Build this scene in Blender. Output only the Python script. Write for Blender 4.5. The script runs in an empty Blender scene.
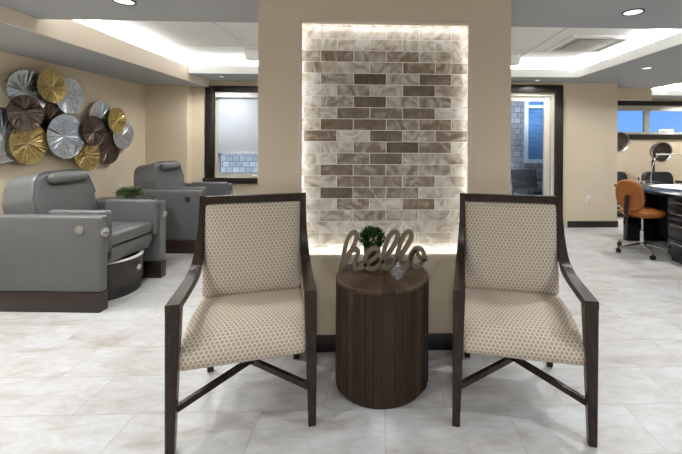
import bpy, bmesh, math, random
from mathutils import Vector, Matrix
PI = math.pi
R = math.radians
rnd = random.Random(7)
sc = bpy.context.scene
C = sc.collection

# ------------------------------------------------------------------ materials
def s2l(c):
    return tuple((v / 12.92 if v <= 0.04045 else ((v + 0.055) / 1.055) ** 2.4) for v in [q / 255 for q in c])

class NT:
    """small node-tree helper"""
    def __init__(self, name):
        self.m = bpy.data.materials.new(name)
        self.m.use_nodes = True
        self.t = self.m.node_tree
        self.b = self.t.nodes['Principled BSDF']
    def n(self, typ, **kw):
        nd = self.t.nodes.new(typ)
        for k, v in kw.items():
            if k.startswith('i_'):
                key = k[2:]
                key = int(key) if key.isdigit() else key.replace('_', ' ')
                nd.inputs[key].default_value = v
            else:
                setattr(nd, k, v)
        return nd
    def l(self, a, b):
        self.t.links.new(a, b)
    def ramp(self, fac, stops):
        r = self.n('ShaderNodeValToRGB')
        e = r.color_ramp.elements
        while len(e) < len(stops):
            e.new(0.5)
        for el, (p, c) in zip(e, stops):
            el.position = p
            el.color = (*c, 1)
        self.l(fac, r.inputs[0])
        return r
    def base(self, sock):
        self.l(sock, self.b.inputs['Base Color'])
    def set(self, rough=0.5, metal=0.0, spec=0.5, **kw):
        self.b.inputs['Roughness'].default_value = rough
        self.b.inputs['Metallic'].default_value = metal
        self.b.inputs['Specular IOR Level'].default_value = spec
        return self
    def bump(self, h, strength=0.2, dist=0.01):
        bp = self.n('ShaderNodeBump')
        bp.inputs['Strength'].default_value = strength
        bp.inputs['Distance'].default_value = dist
        self.l(h, bp.inputs['Height'])
        self.l(bp.outputs[0], self.b.inputs['Normal'])
    def obj(self, scale=(1, 1, 1), loc=(0, 0, 0)):
        tc = self.n('ShaderNodeTexCoord')
        mp = self.n('ShaderNodeMapping')
        mp.inputs['Scale'].default_value = scale
        mp.inputs['Location'].default_value = loc
        self.l(tc.outputs['Object'], mp.inputs[0])
        return mp.outputs[0]
    def noise(self, vec, scale, detail=4, rough=0.5, distortion=0.0):
        nz = self.n('ShaderNodeTexNoise')
        nz.inputs['Scale'].default_value = scale
        nz.inputs['Detail'].default_value = detail
        nz.inputs['Roughness'].default_value = rough
        nz.inputs['Distortion'].default_value = distortion
        self.l(vec, nz.inputs['Vector'])
        return nz.outputs['Fac']
    def mix(self, fac, a, b, mode='MIX'):
        mx = self.n('ShaderNodeMix', data_type='RGBA', blend_type=mode)
        for sock, v in ((mx.inputs['Factor'], fac), (mx.inputs[6], a), (mx.inputs[7], b)):
            if isinstance(v, bpy.types.NodeSocket):
                self.l(v, sock)
            elif isinstance(v, (int, float)):
                sock.default_value = v
            else:
                sock.default_value = (*v, 1)
        return mx.outputs[2]
    def math(self, op, a, b=0.0):
        md = self.n('ShaderNodeMath', operation=op)
        for i, v in enumerate((a, b)):
            if isinstance(v, bpy.types.NodeSocket):
                self.l(v, md.inputs[i])
            else:
                md.inputs[i].default_value = v
        return md.outputs[0]

def plain(name, rgb, rough=0.5, metal=0.0, spec=0.5, var=0.06, nscale=8, bump=0.0, bscale=200, stretch=(1, 1, 1)):
    t = NT(name).set(rough, metal, spec)
    c = s2l(rgb)
    v = t.obj(stretch)
    r = t.ramp(t.noise(v, nscale), [(0.3, tuple(q * (1 - var) for q in c)), (0.7, tuple(min(1, q * (1 + var)) for q in c))])
    t.base(r.outputs[0])
    if bump:
        t.bump(t.noise(v, bscale, 2), bump, 0.002)
    return t.m

M = {}
M['wall'] = plain('beige_wall_paint', (217, 202, 177), 0.75, var=0.02, nscale=2, bump=0.08, bscale=120)
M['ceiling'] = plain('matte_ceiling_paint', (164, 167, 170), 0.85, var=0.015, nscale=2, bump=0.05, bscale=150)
M['white'] = plain('white_paint', (236, 236, 233), 0.6, var=0.01)
M['fascia'] = plain('pale_soffit_paint', (222, 208, 190), 0.75, var=0.015, nscale=2)
M['trim'] = plain('espresso_trim', (32, 26, 23), 0.4, var=0.15, nscale=20)
M['grayframe'] = plain('grey_aluminium', (178, 178, 172), 0.45, var=0.03)
M['doorwhite'] = plain('off_white_door_paint', (214, 208, 196), 0.45, var=0.02)
M['vinyl'] = plain('grey_vinyl', (93, 94, 94), 0.42, spec=0.45, var=0.05, nscale=5, bump=0.12, bscale=260)
M['plinth'] = plain('dark_brown_laminate', (42, 32, 26), 0.35, var=0.12, nscale=14, stretch=(1, 1, 6))
M['black'] = plain('black_plastic', (22, 22, 23), 0.45, var=0.1)
M['blackvinyl'] = plain('black_vinyl', (38, 39, 42), 0.4, var=0.08)
M['blackgloss'] = plain('black_lacquer', (24, 23, 25), 0.18, var=0.1)
M['chrome'] = plain('chrome', (205, 207, 210), 0.12, 1.0, var=0.02)
M['steel'] = plain('brushed_steel', (180, 180, 180), 0.3, 1.0, var=0.04)
M['orange'] = plain('tan_orange_leather', (140, 80, 24), 0.35, var=0.08, nscale=9, bump=0.1, bscale=220)
M['plastic'] = plain('white_plastic', (230, 228, 222), 0.4, var=0.01)
M['cloth'] = plain('white_towel', (232, 232, 234), 0.9, var=0.03, nscale=30, bump=0.3, bscale=300)
M['pot'] = plain('grey_concrete_pot', (120, 115, 108), 0.8, var=0.1, nscale=30)
M['soil'] = plain('dark_soil', (40, 30, 22), 0.9, var=0.3, nscale=60)
M['sign'] = plain('grey_brown_sign_wood', (114, 101, 82), 0.6, var=0.14, nscale=30, stretch=(1, 1, 3))
M['hood'] = plain('smoky_brown_hood', (108, 98, 92), 0.25, var=0.06)
M['ground'] = plain('outdoor_paving', (150, 150, 150), 0.9, var=0.1, nscale=3)
M['paper'] = plain('white_paper', (228, 228, 224), 0.8, var=0.02)
M['amber'] = plain('bottle_plastic', (190, 180, 168), 0.3, var=0.05)

def shade_mat():
    t = NT('roller_shade_fabric').set(0.9)
    v = t.obj((1, 1, 400))
    c = t.mix(t.noise(v, 3, 2), s2l((226, 231, 236)), s2l((238, 242, 246)))
    t.base(c)
    tr = t.n('ShaderNodeBsdfTranslucent')
    tr.inputs[0].default_value = (*s2l((200, 204, 210)), 1)
    mx = t.n('ShaderNodeMixShader')
    mx.inputs[0].default_value = 0.5
    t.l(t.b.outputs[0], mx.inputs[1]); t.l(tr.outputs[0], mx.inputs[2])
    t.l(mx.outputs[0], t.t.nodes['Material Output'].inputs[0])
    return t.m
M['shade'] = shade_mat()

def floor_mat():
    t = NT('porcelain_floor_tile').set(0.3, 0, 0.45)
    tc = t.n('ShaderNodeTexCoord')
    mp = t.n('ShaderNodeMapping')
    mp.inputs['Location'].default_value = (-0.03, -0.048, 0)
    t.l(tc.outputs['Object'], mp.inputs[0])
    br = t.n('ShaderNodeTexBrick', offset=0.5, offset_frequency=2)
    br.inputs['Scale'].default_value = 1
    br.inputs['Mortar Size'].default_value = 0.0022
    br.inputs['Mortar Smooth'].default_value = 0.2
    br.inputs['Brick Width'].default_value = 0.615
    br.inputs['Row Height'].default_value = 0.304
    br.inputs['Color1'].default_value = (0, 0, 0, 1)
    br.inputs['Color2'].default_value = (1, 1, 1, 1)
    br.inputs['Mortar'].default_value = (0.5, 0.5, 0.5, 1)
    t.l(mp.outputs[0], br.inputs['Vector'])
    # marble clouding, shifted per tile
    add = t.n('ShaderNodeVectorMath', operation='MULTIPLY_ADD')
    t.l(br.outputs['Color'], add.inputs[0]); add.inputs[1].default_value = (7, 5, 3); t.l(mp.outputs[0], add.inputs[2])
    rot = t.n('ShaderNodeMapping'); rot.inputs['Rotation'].default_value = (0, 0, 0.7); rot.inputs['Scale'].default_value = (1, 2.6, 1)
    t.l(add.outputs[0], rot.inputs[0])
    n1 = t.noise(rot.outputs[0], 2.2, 8, 0.62, 0.6)
    r1 = t.ramp(n1, [(0.30, s2l((172, 164, 153))), (0.46, s2l((197, 196, 195))), (0.75, s2l((211, 212, 215)))])
    n2 = t.noise(rot.outputs[0], 7, 6, 0.7, 1.0)
    r2 = t.ramp(n2, [(0.35, s2l((216, 212, 206))), (0.6, (1, 1, 1))])
    c = t.mix(0.5, r1.outputs[0], r2.outputs[0], 'MULTIPLY')
    tone = t.ramp(br.outputs['Color'], [(0.0, (0.88, 0.87, 0.86)), (1.0, (1, 1, 1))])
    c = t.mix(0.8, c, tone.outputs[0], 'MULTIPLY')
    c = t.mix(br.outputs['Fac'], c, s2l((166, 162, 157)))
    t.base(c)
    rr = t.math('ADD', t.math('MULTIPLY', n2, 0.25), 0.2)
    t.l(rr, t.b.inputs['Roughness'])
    inv = t.math('SUBTRACT', 1.0, br.outputs['Fac'])
    t.bump(inv, 0.25, 0.002)
    return t.m
M['floor'] = floor_mat()

def tile_mat():
    t = NT('marbled_glass_tile').set(0.22, 0, 0.6)
    at = t.n('ShaderNodeAttribute', attribute_name='tone')
    tc = t.n('ShaderNodeTexCoord')
    add = t.n('ShaderNodeVectorMath', operation='MULTIPLY_ADD')
    t.l(at.outputs['Color'], add.inputs[0]); add.inputs[1].default_value = (3, 40, 17); t.l(tc.outputs['Object'], add.inputs[2])
    n1 = t.noise(add.outputs[0], 6, 3, 0.5, 3.2)
    sep = t.n('ShaderNodeSeparateColor'); t.l(at.outputs['Color'], sep.inputs[0])
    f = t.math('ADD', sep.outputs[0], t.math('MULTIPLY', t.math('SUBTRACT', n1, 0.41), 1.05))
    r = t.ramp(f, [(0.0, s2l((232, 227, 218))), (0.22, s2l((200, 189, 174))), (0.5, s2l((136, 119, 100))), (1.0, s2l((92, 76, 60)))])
    t.base(r.outputs[0])
    return t.m
M['tile'] = tile_mat()
M['grout'] = plain('white_grout', (240, 238, 233), 0.8, var=0.01)

def fabric_mat():
    t = NT('honeycomb_upholstery').set(0.62, 0, 0.35)
    uv = t.n('ShaderNodeUVMap')
    def cell(shift):
        mp = t.n('ShaderNodeMapping')
        mp.inputs['Scale'].default_value = (1 / 0.0205, 1 / 0.0345, 0)
        mp.inputs['Location'].default_value = (shift, shift, 0)
        t.l(uv.outputs[0], mp.inputs[0])
        fr = t.n('ShaderNodeVectorMath', operation='FRACTION'); t.l(mp.outputs[0], fr.inputs[0])
        sb = t.n('ShaderNodeVectorMath', operation='SUBTRACT'); t.l(fr.outputs[0], sb.inputs[0]); sb.inputs[1].default_value = (0.5, 0.5, 0)
        ml = t.n('ShaderNodeVectorMath', operation='MULTIPLY'); t.l(sb.outputs[0], ml.inputs[0]); ml.inputs[1].default_value = (1, 1.66, 0)
        ln = t.n('ShaderNodeVectorMath', operation='LENGTH'); t.l(ml.outputs[0], ln.inputs[0])
        return ln.outputs['Value']
    d = t.math('MINIMUM', cell(0.0), cell(0.5))
    r = t.ramp(d, [(0.0, s2l((160, 146, 130))), (0.405, s2l((168, 153, 135))), (0.455, s2l((216, 206, 189))), (1.0, s2l((226, 219, 206)))])
    t.base(r.outputs[0])
    t.bump(d, 0.35, 0.003)
    return t.m
M['fabric'] = fabric_mat()

def framewood():
    t = NT('espresso_stained_wood').set(0.26, 0, 0.3)
    v = t.obj((1, 1, 0.15))
    n = t.noise(v, 60, 5, 0.6, 0.4)
    t.base(t.ramp(n, [(0.3, s2l((34, 24, 18))), (0.7, s2l((54, 40, 31)))]).outputs[0])
    t.bump(n, 0.08, 0.002)
    return t.m
M['frame'] = framewood()

def plankwood():
    t = NT('reclaimed_plank_wood').set(0.5, 0, 0.25)
    at = t.n('ShaderNodeAttribute', attribute_name='tone')
    sep = t.n('ShaderNodeSeparateColor'); t.l(at.outputs['Color'], sep.inputs[0])
    tc = t.n('ShaderNodeTexCoord')
    add = t.n('ShaderNodeVectorMath', operation='MULTIPLY_ADD')
    t.l(at.outputs['Color'], add.inputs[0]); add.inputs[1].default_value = (0, 3, 9); t.l(tc.outputs['Object'], add.inputs[2])
    mp = t.n('ShaderNodeMapping'); mp.inputs['Scale'].default_value = (1, 1, 0.07)
    t.l(add.outputs[0], mp.inputs[0])
    n = t.noise(mp.outputs[0], 60, 7, 0.65, 0.6)
    big = t.noise(add.outputs[0], 9, 3)
    f = t.math('ADD', t.math('MULTIPLY', sep.outputs[0], 0.4), t.math('MULTIPLY', n, 0.6))
    r = t.ramp(f, [(0.1, s2l((34, 24, 16))), (0.45, s2l((62, 47, 34))), (0.8, s2l((100, 80, 60)))])
    c = t.mix(0.35, r.outputs[0], t.ramp(big, [(0.4, (0.45, 0.42, 0.4)), (0.62, (1, 1, 1))]).outputs[0], 'MULTIPLY')
    t.base(c)
    t.bump(n, 0.35, 0.004)
    return t.m
M['plank'] = plankwood()

def metal_disc(name, c0, c1, rough):
    t = NT(name).set(rough, 0.9)
    v = t.obj()
    n = t.noise(v, 40, 4, 0.6)
    t.base(t.ramp(n, [(0.35, s2l(c0)), (0.7, s2l(c1))]).outputs[0])
    t.bump(t.noise(v, 60, 2), 0.12, 0.003)
    return t.m
M['silver'] = metal_disc('hammered_silver', (150, 156, 164), (214, 218, 222), 0.3)
M['gold'] = metal_disc('antique_gold', (140, 118, 66), (205, 182, 122), 0.34)
M['bronze'] = metal_disc('dark_bronze', (62, 51, 45), (104, 90, 79), 0.33)

def leafmat(name, a, b):
    t = NT(name).set(0.45)
    v = t.obj()
    t.base(t.ramp(t.noise(v, 45, 2), [(0.35, s2l(a)), (0.65, s2l(b))]).outputs[0])
    return t.m
M['leaf'] = leafmat('boxwood_leaf', (26, 56, 18), (66, 112, 42))
M['succ'] = leafmat('succulent_leaf', (52, 72, 46), (122, 140, 96))

def glass_pane(name, tint):
    t = NT(name)
    tr = t.n('ShaderNodeBsdfTransparent'); tr.inputs[0].default_value = (*tint, 1)
    gl = t.n('ShaderNodeBsdfGlossy'); gl.inputs['Roughness'].default_value = 0.02
    v = t.obj(); nz = t.noise(v, 1.5, 1)
    fr = t.n('ShaderNodeFresnel'); fr.inputs[0].default_value = 1.45
    f = t.math('ADD', fr.outputs[0], t.math('MULTIPLY', nz, 0.004))
    mx = t.n('ShaderNodeMixShader')
    t.l(f, mx.inputs[0]); t.l(tr.outputs[0], mx.inputs[1]); t.l(gl.outputs[0], mx.inputs[2])
    t.l(mx.outputs[0], t.t.nodes['Material Output'].inputs[0])
    return t.m
M['glass'] = glass_pane('window_glass', (0.93, 0.96, 0.98))
def crystal():
    t = NT('clear_crystal').set(0.0, 0, 0.5)
    v = t.obj(); nz = t.noise(v, 10, 1)
    t.base(t.ramp(nz, [(0, (0.98, 0.98, 0.98)), (1, (1, 1, 1))]).outputs[0])
    t.b.inputs['Transmission Weight'].default_value = 0.95
    t.b.inputs['IOR'].default_value = 1.9
    return t.m
M['crystal'] = crystal()

def emis(name, rgb, s):
    t = NT(name)
    v = t.obj(); nz = t.noise(v, 4, 1)
    t.l(t.ramp(nz, [(0, tuple(q * 0.97 for q in rgb)), (1, rgb)]).outputs[0], t.b.inputs['Emission Color'])
    t.b.inputs['Emission Strength'].default_value = s
    t.b.inputs['Base Color'].default_value = (0.8, 0.8, 0.8, 1)
    return t.m
M['lens'] = emis('lit_lens', (0.86, 0.93, 1.0), 1.4)
M['drumshade'] = emis('lit_drum_diffuser', (1.0, 0.97, 0.92), 0.05)

def shingle(name, c1, c2, mort, w, h, bs):
    t = NT(name).set(0.85)
    tc = t.n('ShaderNodeTexCoord')
    mp = t.n('ShaderNodeMapping'); mp.inputs['Rotation'].default_value = (R(90), 0, 0)
    t.l(tc.outputs['Object'], mp.inputs[0])
    br = t.n('ShaderNodeTexBrick', offset=0.5)
    br.inputs['Scale'].default_value = 1; br.inputs['Mortar Size'].default_value = bs
    br.inputs['Brick Width'].default_value = w; br.inputs['Row Height'].default_value = h
    br.inputs['Color1'].default_value = (*s2l(c1), 1); br.inputs['Color2'].default_value = (*s2l(c2), 1)
    br.inputs['Mortar'].default_value = (*s2l(mort), 1)
    t.l(mp.outputs[0], br.inputs['Vector'])
    nz = t.ramp(t.noise(mp.outputs[0], 14, 4), [(0.3, (0.75, 0.75, 0.75)), (0.7, (1, 1, 1))])
    t.base(t.mix(0.8, br.outputs['Color'], nz.outputs[0], 'MULTIPLY'))
    return t.m
M['shingle'] = shingle('grey_cedar_shingles', (168, 166, 164), (132, 132, 134), (80, 80, 84), 0.15, 0.13, 0.006)
M['bluepane'] = plain('reflective_blue_glass', (95, 135, 180), 0.1, var=0.25, nscale=3, stretch=(1, 1, 8))
M['extwhite'] = plain('white_exterior_trim', (232, 234, 238), 0.6, var=0.02)

# ------------------------------------------------------------------ mesh helpers
class B:
    def __init__(self):
        self.bm = bmesh.new()
        self.uv = None
        self.tone = None
    def merge(self, tb, mat=None):
        if mat is not None:
            bmesh.ops.transform(tb, matrix=mat, verts=tb.verts)
        me = bpy.data.meshes.new('tmp')
        tb.to_mesh(me); tb.free()
        self.bm.from_mesh(me)
        bpy.data.meshes.remove(me)
        return self
    def box(self, x0, x1, y0, y1, z0, z1, bev=0.0, seg=2, mat=None):
        tb = bmesh.new()
        bmesh.ops.create_cube(tb, size=1)
        for v in tb.verts:
            v.co = Vector((x0 + (v.co.x + .5) * (x1 - x0), y0 + (v.co.y + .5) * (y1 - y0), z0 + (v.co.z + .5) * (z1 - z0)))
        if bev > 0:
            bmesh.ops.bevel(tb, geom=tb.edges[:], offset=bev, segments=seg, profile=0.5, affect='EDGES')
        return self.merge(tb, mat)
    def loft(self, rings, cap=True, closed=True):
        tb = bmesh.new()
        vr = [[tb.verts.new(p) for p in r] for r in rings]
        n = len(rings[0])
        for a, b in zip(vr, vr[1:]):
            for i in range(n if closed else n - 1):
                j = (i + 1) % n
                tb.faces.new((a[i], a[j], b[j], b[i]))
        if cap:
            tb.faces.new(list(reversed(vr[0]))); tb.faces.new(vr[-1])
        bmesh.ops.recalc_face_normals(tb, faces=tb.faces)
        return self.merge(tb)
    def tube(self, pts, r, n=10, cap=True):
        pts = [Vector(p) for p in pts]
        rr = r if isinstance(r, (list, tuple)) else [r] * len(pts)
        rings = []
        up = Vector((0, 0, 1))
        prev = None
        for i, p in enumerate(pts):
            d = (pts[min(i + 1, len(pts) - 1)] - pts[max(i - 1, 0)]).normalized()
            if prev is None:
                a = up if abs(d.z) < 0.9 else Vector((1, 0, 0))
                u = d.cross(a).normalized()
            else:
                u = (prev - d * prev.dot(d)).normalized()
            prev = u
            w = d.cross(u)
            rings.append([p + (u * math.cos(2 * PI * k / n) + w * math.sin(2 * PI * k / n)) * rr[i] for k in range(n)])
        return self.loft(rings, cap)
    def lathe(self, prof, n=32, mat=None, cap=False):
        tb = bmesh.new()
        rings = []
        for r, z in prof:
            if r < 1e-6:
                rings.append([tb.verts.new((0, 0, z))])
            else:
                rings.append([tb.verts.new((r * math.cos(2 * PI * k / n), r * math.sin(2 * PI * k / n), z)) for k in range(n)])
        for a, b in zip(rings, rings[1:]):
            for k in range(n):
                j = (k + 1) % n
                if len(a) == 1 and len(b) == 1:
                    continue
                if len(a) == 1:
                    tb.faces.new((a[0], b[j], b[k]))
                elif len(b) == 1:
                    tb.faces.new((a[k], a[j], b[0]))
                else:
                    tb.faces.new((a[k], a[j], b[j], b[k]))
        bmesh.ops.recalc_face_normals(tb, faces=tb.faces)
        return self.merge(tb, mat)
    def prism(self, poly, z0, z1, bev=0.0, seg=2, mat=None, side_bev=True):
        tb = bmesh.new()
        lo = [tb.verts.new((x, y, z0)) for x, y in poly]
        hi = [tb.verts.new((x, y, z1)) for x, y in poly]
        n = len(poly)
        tb.faces.new(list(reversed(lo))); tb.faces.new(hi)
        for i in range(n):
            j = (i + 1) % n
            tb.faces.new((lo[i], lo[j], hi[j], hi[i]))
        bmesh.ops.recalc_face_normals(tb, faces=tb.faces)
        if bev > 0:
            ed = [e for e in tb.edges if abs(e.verts[0].co.z - e.verts[1].co.z) < 1e-6]
            bmesh.ops.bevel(tb, geom=ed, offset=bev, segments=seg, profile=0.5, affect='EDGES')
        return self.merge(tb, mat)
    def build(self, name, mat, parent=None, loc=(0, 0, 0), rot=(0, 0, 0), angle=40):
        me = bpy.data.meshes.new(name)
        self.bm.to_mesh(me); self.bm.free()
        me.materials.append(M[mat] if isinstance(mat, str) else mat)
        me.polygons.foreach_set('use_smooth', [True] * len(me.polygons))
        me.set_sharp_from_angle(angle=R(angle))
        o = bpy.data.objects.new(name, me)
        C.objects.link(o)
        o.location = loc; o.rotation_euler = rot
        if parent:
            o.parent = parent
        return o

def boxuv(o):
    me = o.data
    uv = me.uv_layers.new(name='UVMap')
    for p in me.polygons:
        n = p.normal
        for li in p.loop_indices:
            c = me.vertices[me.loops[li].vertex_index].co
            if abs(n.y) >= abs(n.x) and abs(n.y) >= abs(n.z):
                q = (c.x, c.z)
            elif abs(n.z) >= abs(n.x):
                q = (c.x, c.y)
            else:
                q = (c.y, c.z)
            uv.data[li].uv = q
    return o

def tag(o, label=None, cat=None, group=None, kind=None):
    if label: o['label'] = label
    if cat: o['category'] = cat
    if group: o['group'] = group
    if kind: o['kind'] = kind
    return o
def thing(name, label, cat, loc=(0, 0, 0), rz=0.0, group=None):
    o = bpy.data.objects.new(name, None)
    o.empty_display_size = 0.1
    C.objects.link(o)
    o.location = loc; o.rotation_euler = (0, 0, rz)
    return tag(o, label, cat, group)
def struct(b, name, mat, parent=None, **kw):
    return tag(b.build(name, mat, parent, **kw), kind='structure')
def copy_tree(o, parent=None):
    c = o.copy(); C.objects.link(c)
    if parent: c.parent = parent
    for ch in [q for q in C.objects if q.parent == o]:
        copy_tree(ch, c)
    return c
def rounded(pts, r, n=6):
    """round the corners of a 2D polygon; r scalar or list"""
    out = []
    m = len(pts)
    for i in range(m):
        p = Vector(pts[i]); a = Vector(pts[i - 1]); b = Vector(pts[(i + 1) % m])
        rr = r[i] if isinstance(r, (list, tuple)) else r
        if rr <= 0:
            out.append(tuple(p)); continue
        d1 = (a - p).normalized(); d2 = (b - p).normalized()
        ang = d1.angle(d2)
        t = rr / math.tan(ang / 2)
        c = p + (d1 + d2).normalized() * (rr / math.sin(ang / 2))
        s = p + d1 * t - c; e = p + d2 * t - c
        a0 = math.atan2(s.y, s.x); a1 = math.atan2(e.y, e.x)
        da = (a1 - a0 + PI) % (2 * PI) - PI
        for k in range(n + 1):
            q = a0 + da * k / n
            out.append((c.x + rr * math.cos(q), c.y + rr * math.sin(q)))
    return out
def catmull(pts, k=8):
    pts = [Vector(p) for p in pts]
    out = []
    for i in range(len(pts) - 1):
        p0 = pts[max(i - 1, 0)]; p1 = pts[i]; p2 = pts[i + 1]; p3 = pts[min(i + 2, len(pts) - 1)]
        for j in range(k):
            t = j / k
            out.append(0.5 * ((2 * p1) + (p2 - p0) * t + (2 * p0 - 5 * p1 + 4 * p2 - p3) * t * t + (3 * p1 - p0 - 3 * p2 + p3) * t ** 3))
    out.append(pts[-1])
    return out

# ------------------------------------------------------------------ room shell
CZ = 2.31      # flat ceiling
TZ = 2.53      # raised tray
XL, XR = -3.62, 7.3
YF = -3.2
b = B(); b.box(XL - .15, XR + .15, YF - .15, 8.05, -0.1, 0)
struct(b, 'floor', 'floor')
# left wall
b = B(); b.box(XL - .15, XL, YF, 6.15, 0, CZ + .1); struct(b, 'wall_left', 'wall')
b = B(); b.box(XL - .15, XR + .15, YF - .15, YF, 0, CZ + .1); struct(b, 'wall_front', 'white')
b = B(); b.box(XR, XR + .15, YF, 8.05, 0, CZ + .1); struct(b, 'wall_right', 'wall')
# back wall: bump-out on the left, wall with window, wall with door, pier, alcove
b = B()
b.box(XL, -2.99, 5.84, 6.15, 0, CZ + .1)
WX0, WX1, WZ0, WZ1 = -2.63, -1.45, 0.77, 2.13
YW = 5.98
b.box(-2.99, WX0, YW, YW + .17, 0, CZ + .1)
b.box(WX0, WX1, YW, YW + .17, 0, WZ0)
b.box(WX0, WX1, YW, YW + .17, WZ1, CZ + .1)
b.box(WX1, 0.4, YW, YW + .17, 0, CZ + .1)
DX0, DX1, DZ1 = 1.62, 2.77, 2.14
YD = 5.80
b.box(0.4, DX0, YD, YD + .17, 0, CZ + .1)
b.box(DX0, DX1, YD, YD + .17, DZ1, CZ + .1)
b.box(DX1, 3.80, YD, YD + .17, 0, CZ + .1)
b.box(3.72, 3.80, YD + .17, 8.05, 0, CZ + .1)
struct(b, 'wall_back', 'wall')
# alcove back wall with strip window
YA = 7.9
AX0, AX1, AZ0, AZ1 = 4.4, 7.1, 1.54, 2.17
b = B()
b.box(3.80, AX0, YA, YA + .15, 0, CZ + .1)
b.box(AX1, XR, YA, YA + .15, 0, CZ + .1)
b.box(AX0, AX1, YA, YA + .15, 0, AZ0)
b.box(AX0, AX1, YA, YA + .15, AZ1, CZ + .1)
struct(b, 'wall_alcove', 'wall')
# centre pier with lit niche
PX0, PX1, PY0, PY1 = -0.783, 0.857, 2.40, 2.92
NX0, NX1, NZ0, NZ1 = -0.512, 0.580, 0.614, 2.118
G = 0.028
b = B()
FY = PY0 + .018
b.box(PX0, NX0, PY0, FY, 0, CZ); b.box(NX1, PX1, PY0, FY, 0, CZ)
b.box(NX0, NX1, PY0, FY, 0, NZ0); b.box(NX0, NX1, PY0, FY, NZ1, CZ)
b.box(PX0, NX0 - G, FY, PY1, 0, CZ); b.box(NX1 + G, PX1, FY, PY1, 0, CZ)
b.box(NX0 - G, NX1 + G, FY, PY1, 0, NZ0 - G); b.box(NX0 - G, NX1 + G, FY, PY1, NZ1 + G, CZ)
b.box(NX0 - G, NX1 + G, 2.52, PY1, NZ0 - G, NZ1 + G)
pier = struct(b, 'wall_center', 'wall')
b = B()
b.box(NX0 - .018, NX0 + .004, PY0 - .004, FY, NZ0 - .02, NZ1 + .02, .001)
b.box(NX1 - .004, NX1 + .018, PY0 - .004, FY, NZ0 - .02, NZ1 + .02, .001)
b.box(NX0 + .004, NX1 - .004, PY0 - .004, FY, NZ1 - .003, NZ1 + .02, .001)
b.box(NX0 + .004, NX1 - .004, PY0 - .004, FY, NZ0 - .02, NZ0 + .003, .001)
struct(b, 'trim_1', 'fascia')
# niche liner (white reveal) and grout bed
b = B()
b.box(NX0 - G, NX1 + G, 2.5025, 2.52, NZ0 - G, NZ1 + G)
struct(b, 'niche_grout', 'grout', pier)
# individual marbled tiles in one panel mesh, tone as a per-face attribute
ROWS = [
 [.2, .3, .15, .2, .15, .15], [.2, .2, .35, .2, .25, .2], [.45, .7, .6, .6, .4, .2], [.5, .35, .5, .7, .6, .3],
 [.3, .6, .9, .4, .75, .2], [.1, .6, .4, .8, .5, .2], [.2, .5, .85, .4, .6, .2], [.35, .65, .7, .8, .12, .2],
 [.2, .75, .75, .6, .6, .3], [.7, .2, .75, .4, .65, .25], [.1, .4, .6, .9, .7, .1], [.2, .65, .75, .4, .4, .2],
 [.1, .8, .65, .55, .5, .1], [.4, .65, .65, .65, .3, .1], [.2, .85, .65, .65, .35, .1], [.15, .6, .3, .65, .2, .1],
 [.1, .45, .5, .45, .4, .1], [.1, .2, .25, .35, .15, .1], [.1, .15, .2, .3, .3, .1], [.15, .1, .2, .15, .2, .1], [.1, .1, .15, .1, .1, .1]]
TW, TH = 0.2215, 0.0768
XT = -0.402
tb = bmesh.new()
col = tb.loops.layers.color.new('tone')
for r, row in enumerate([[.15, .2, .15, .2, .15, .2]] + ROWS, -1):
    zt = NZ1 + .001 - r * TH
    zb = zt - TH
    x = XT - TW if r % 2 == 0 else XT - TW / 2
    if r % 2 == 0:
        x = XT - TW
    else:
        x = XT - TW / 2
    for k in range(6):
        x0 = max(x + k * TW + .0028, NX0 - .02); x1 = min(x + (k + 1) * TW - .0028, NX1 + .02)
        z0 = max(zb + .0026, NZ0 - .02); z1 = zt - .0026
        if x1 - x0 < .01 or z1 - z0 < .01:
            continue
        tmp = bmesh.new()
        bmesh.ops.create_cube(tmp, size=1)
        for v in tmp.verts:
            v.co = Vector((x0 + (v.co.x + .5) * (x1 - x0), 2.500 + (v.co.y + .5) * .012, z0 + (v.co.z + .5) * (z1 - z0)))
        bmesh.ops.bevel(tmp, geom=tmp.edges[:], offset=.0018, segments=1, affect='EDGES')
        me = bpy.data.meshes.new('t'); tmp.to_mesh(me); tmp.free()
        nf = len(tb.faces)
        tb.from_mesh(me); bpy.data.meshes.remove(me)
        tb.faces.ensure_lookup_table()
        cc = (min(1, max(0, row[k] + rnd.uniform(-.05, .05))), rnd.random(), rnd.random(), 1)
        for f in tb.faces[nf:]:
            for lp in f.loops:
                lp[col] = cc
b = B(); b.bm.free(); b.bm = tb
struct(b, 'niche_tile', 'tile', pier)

# baseboards
b = B(); b.box(PX0 - .012, PX1 + .012, PY0 - .014, PY0, 0, .105, .003); struct(b, 'baseboard_center', 'trim')
b = B(); b.box(PX1, PX1 + .014, PY0, PY1, 0, .105, .003); b.box(PX0 - .014, PX0, PY0, PY1, 0, .105, .003); struct(b, 'baseboard_pier_side', 'trim')
b = B(); b.box(2.99, 3.812, YD - .014, YD, 0, .10, .003); b.box(3.80, 3.812, YD, 7.9, 0, .10, .003); struct(b, 'baseboard_back', 'trim')
b = B(); b.box(XL, XL + .014, YF, 5.84, 0, .10, .003); b.box(XL, -2.99, 5.826, 5.84, 0, .10, .003); struct(b, 'baseboard_left', 'trim')
b = B(); b.box(3.9, XR, YA - .014, YA, 0, .10, .003); struct(b, 'baseboard_alcove', 'trim')

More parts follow.
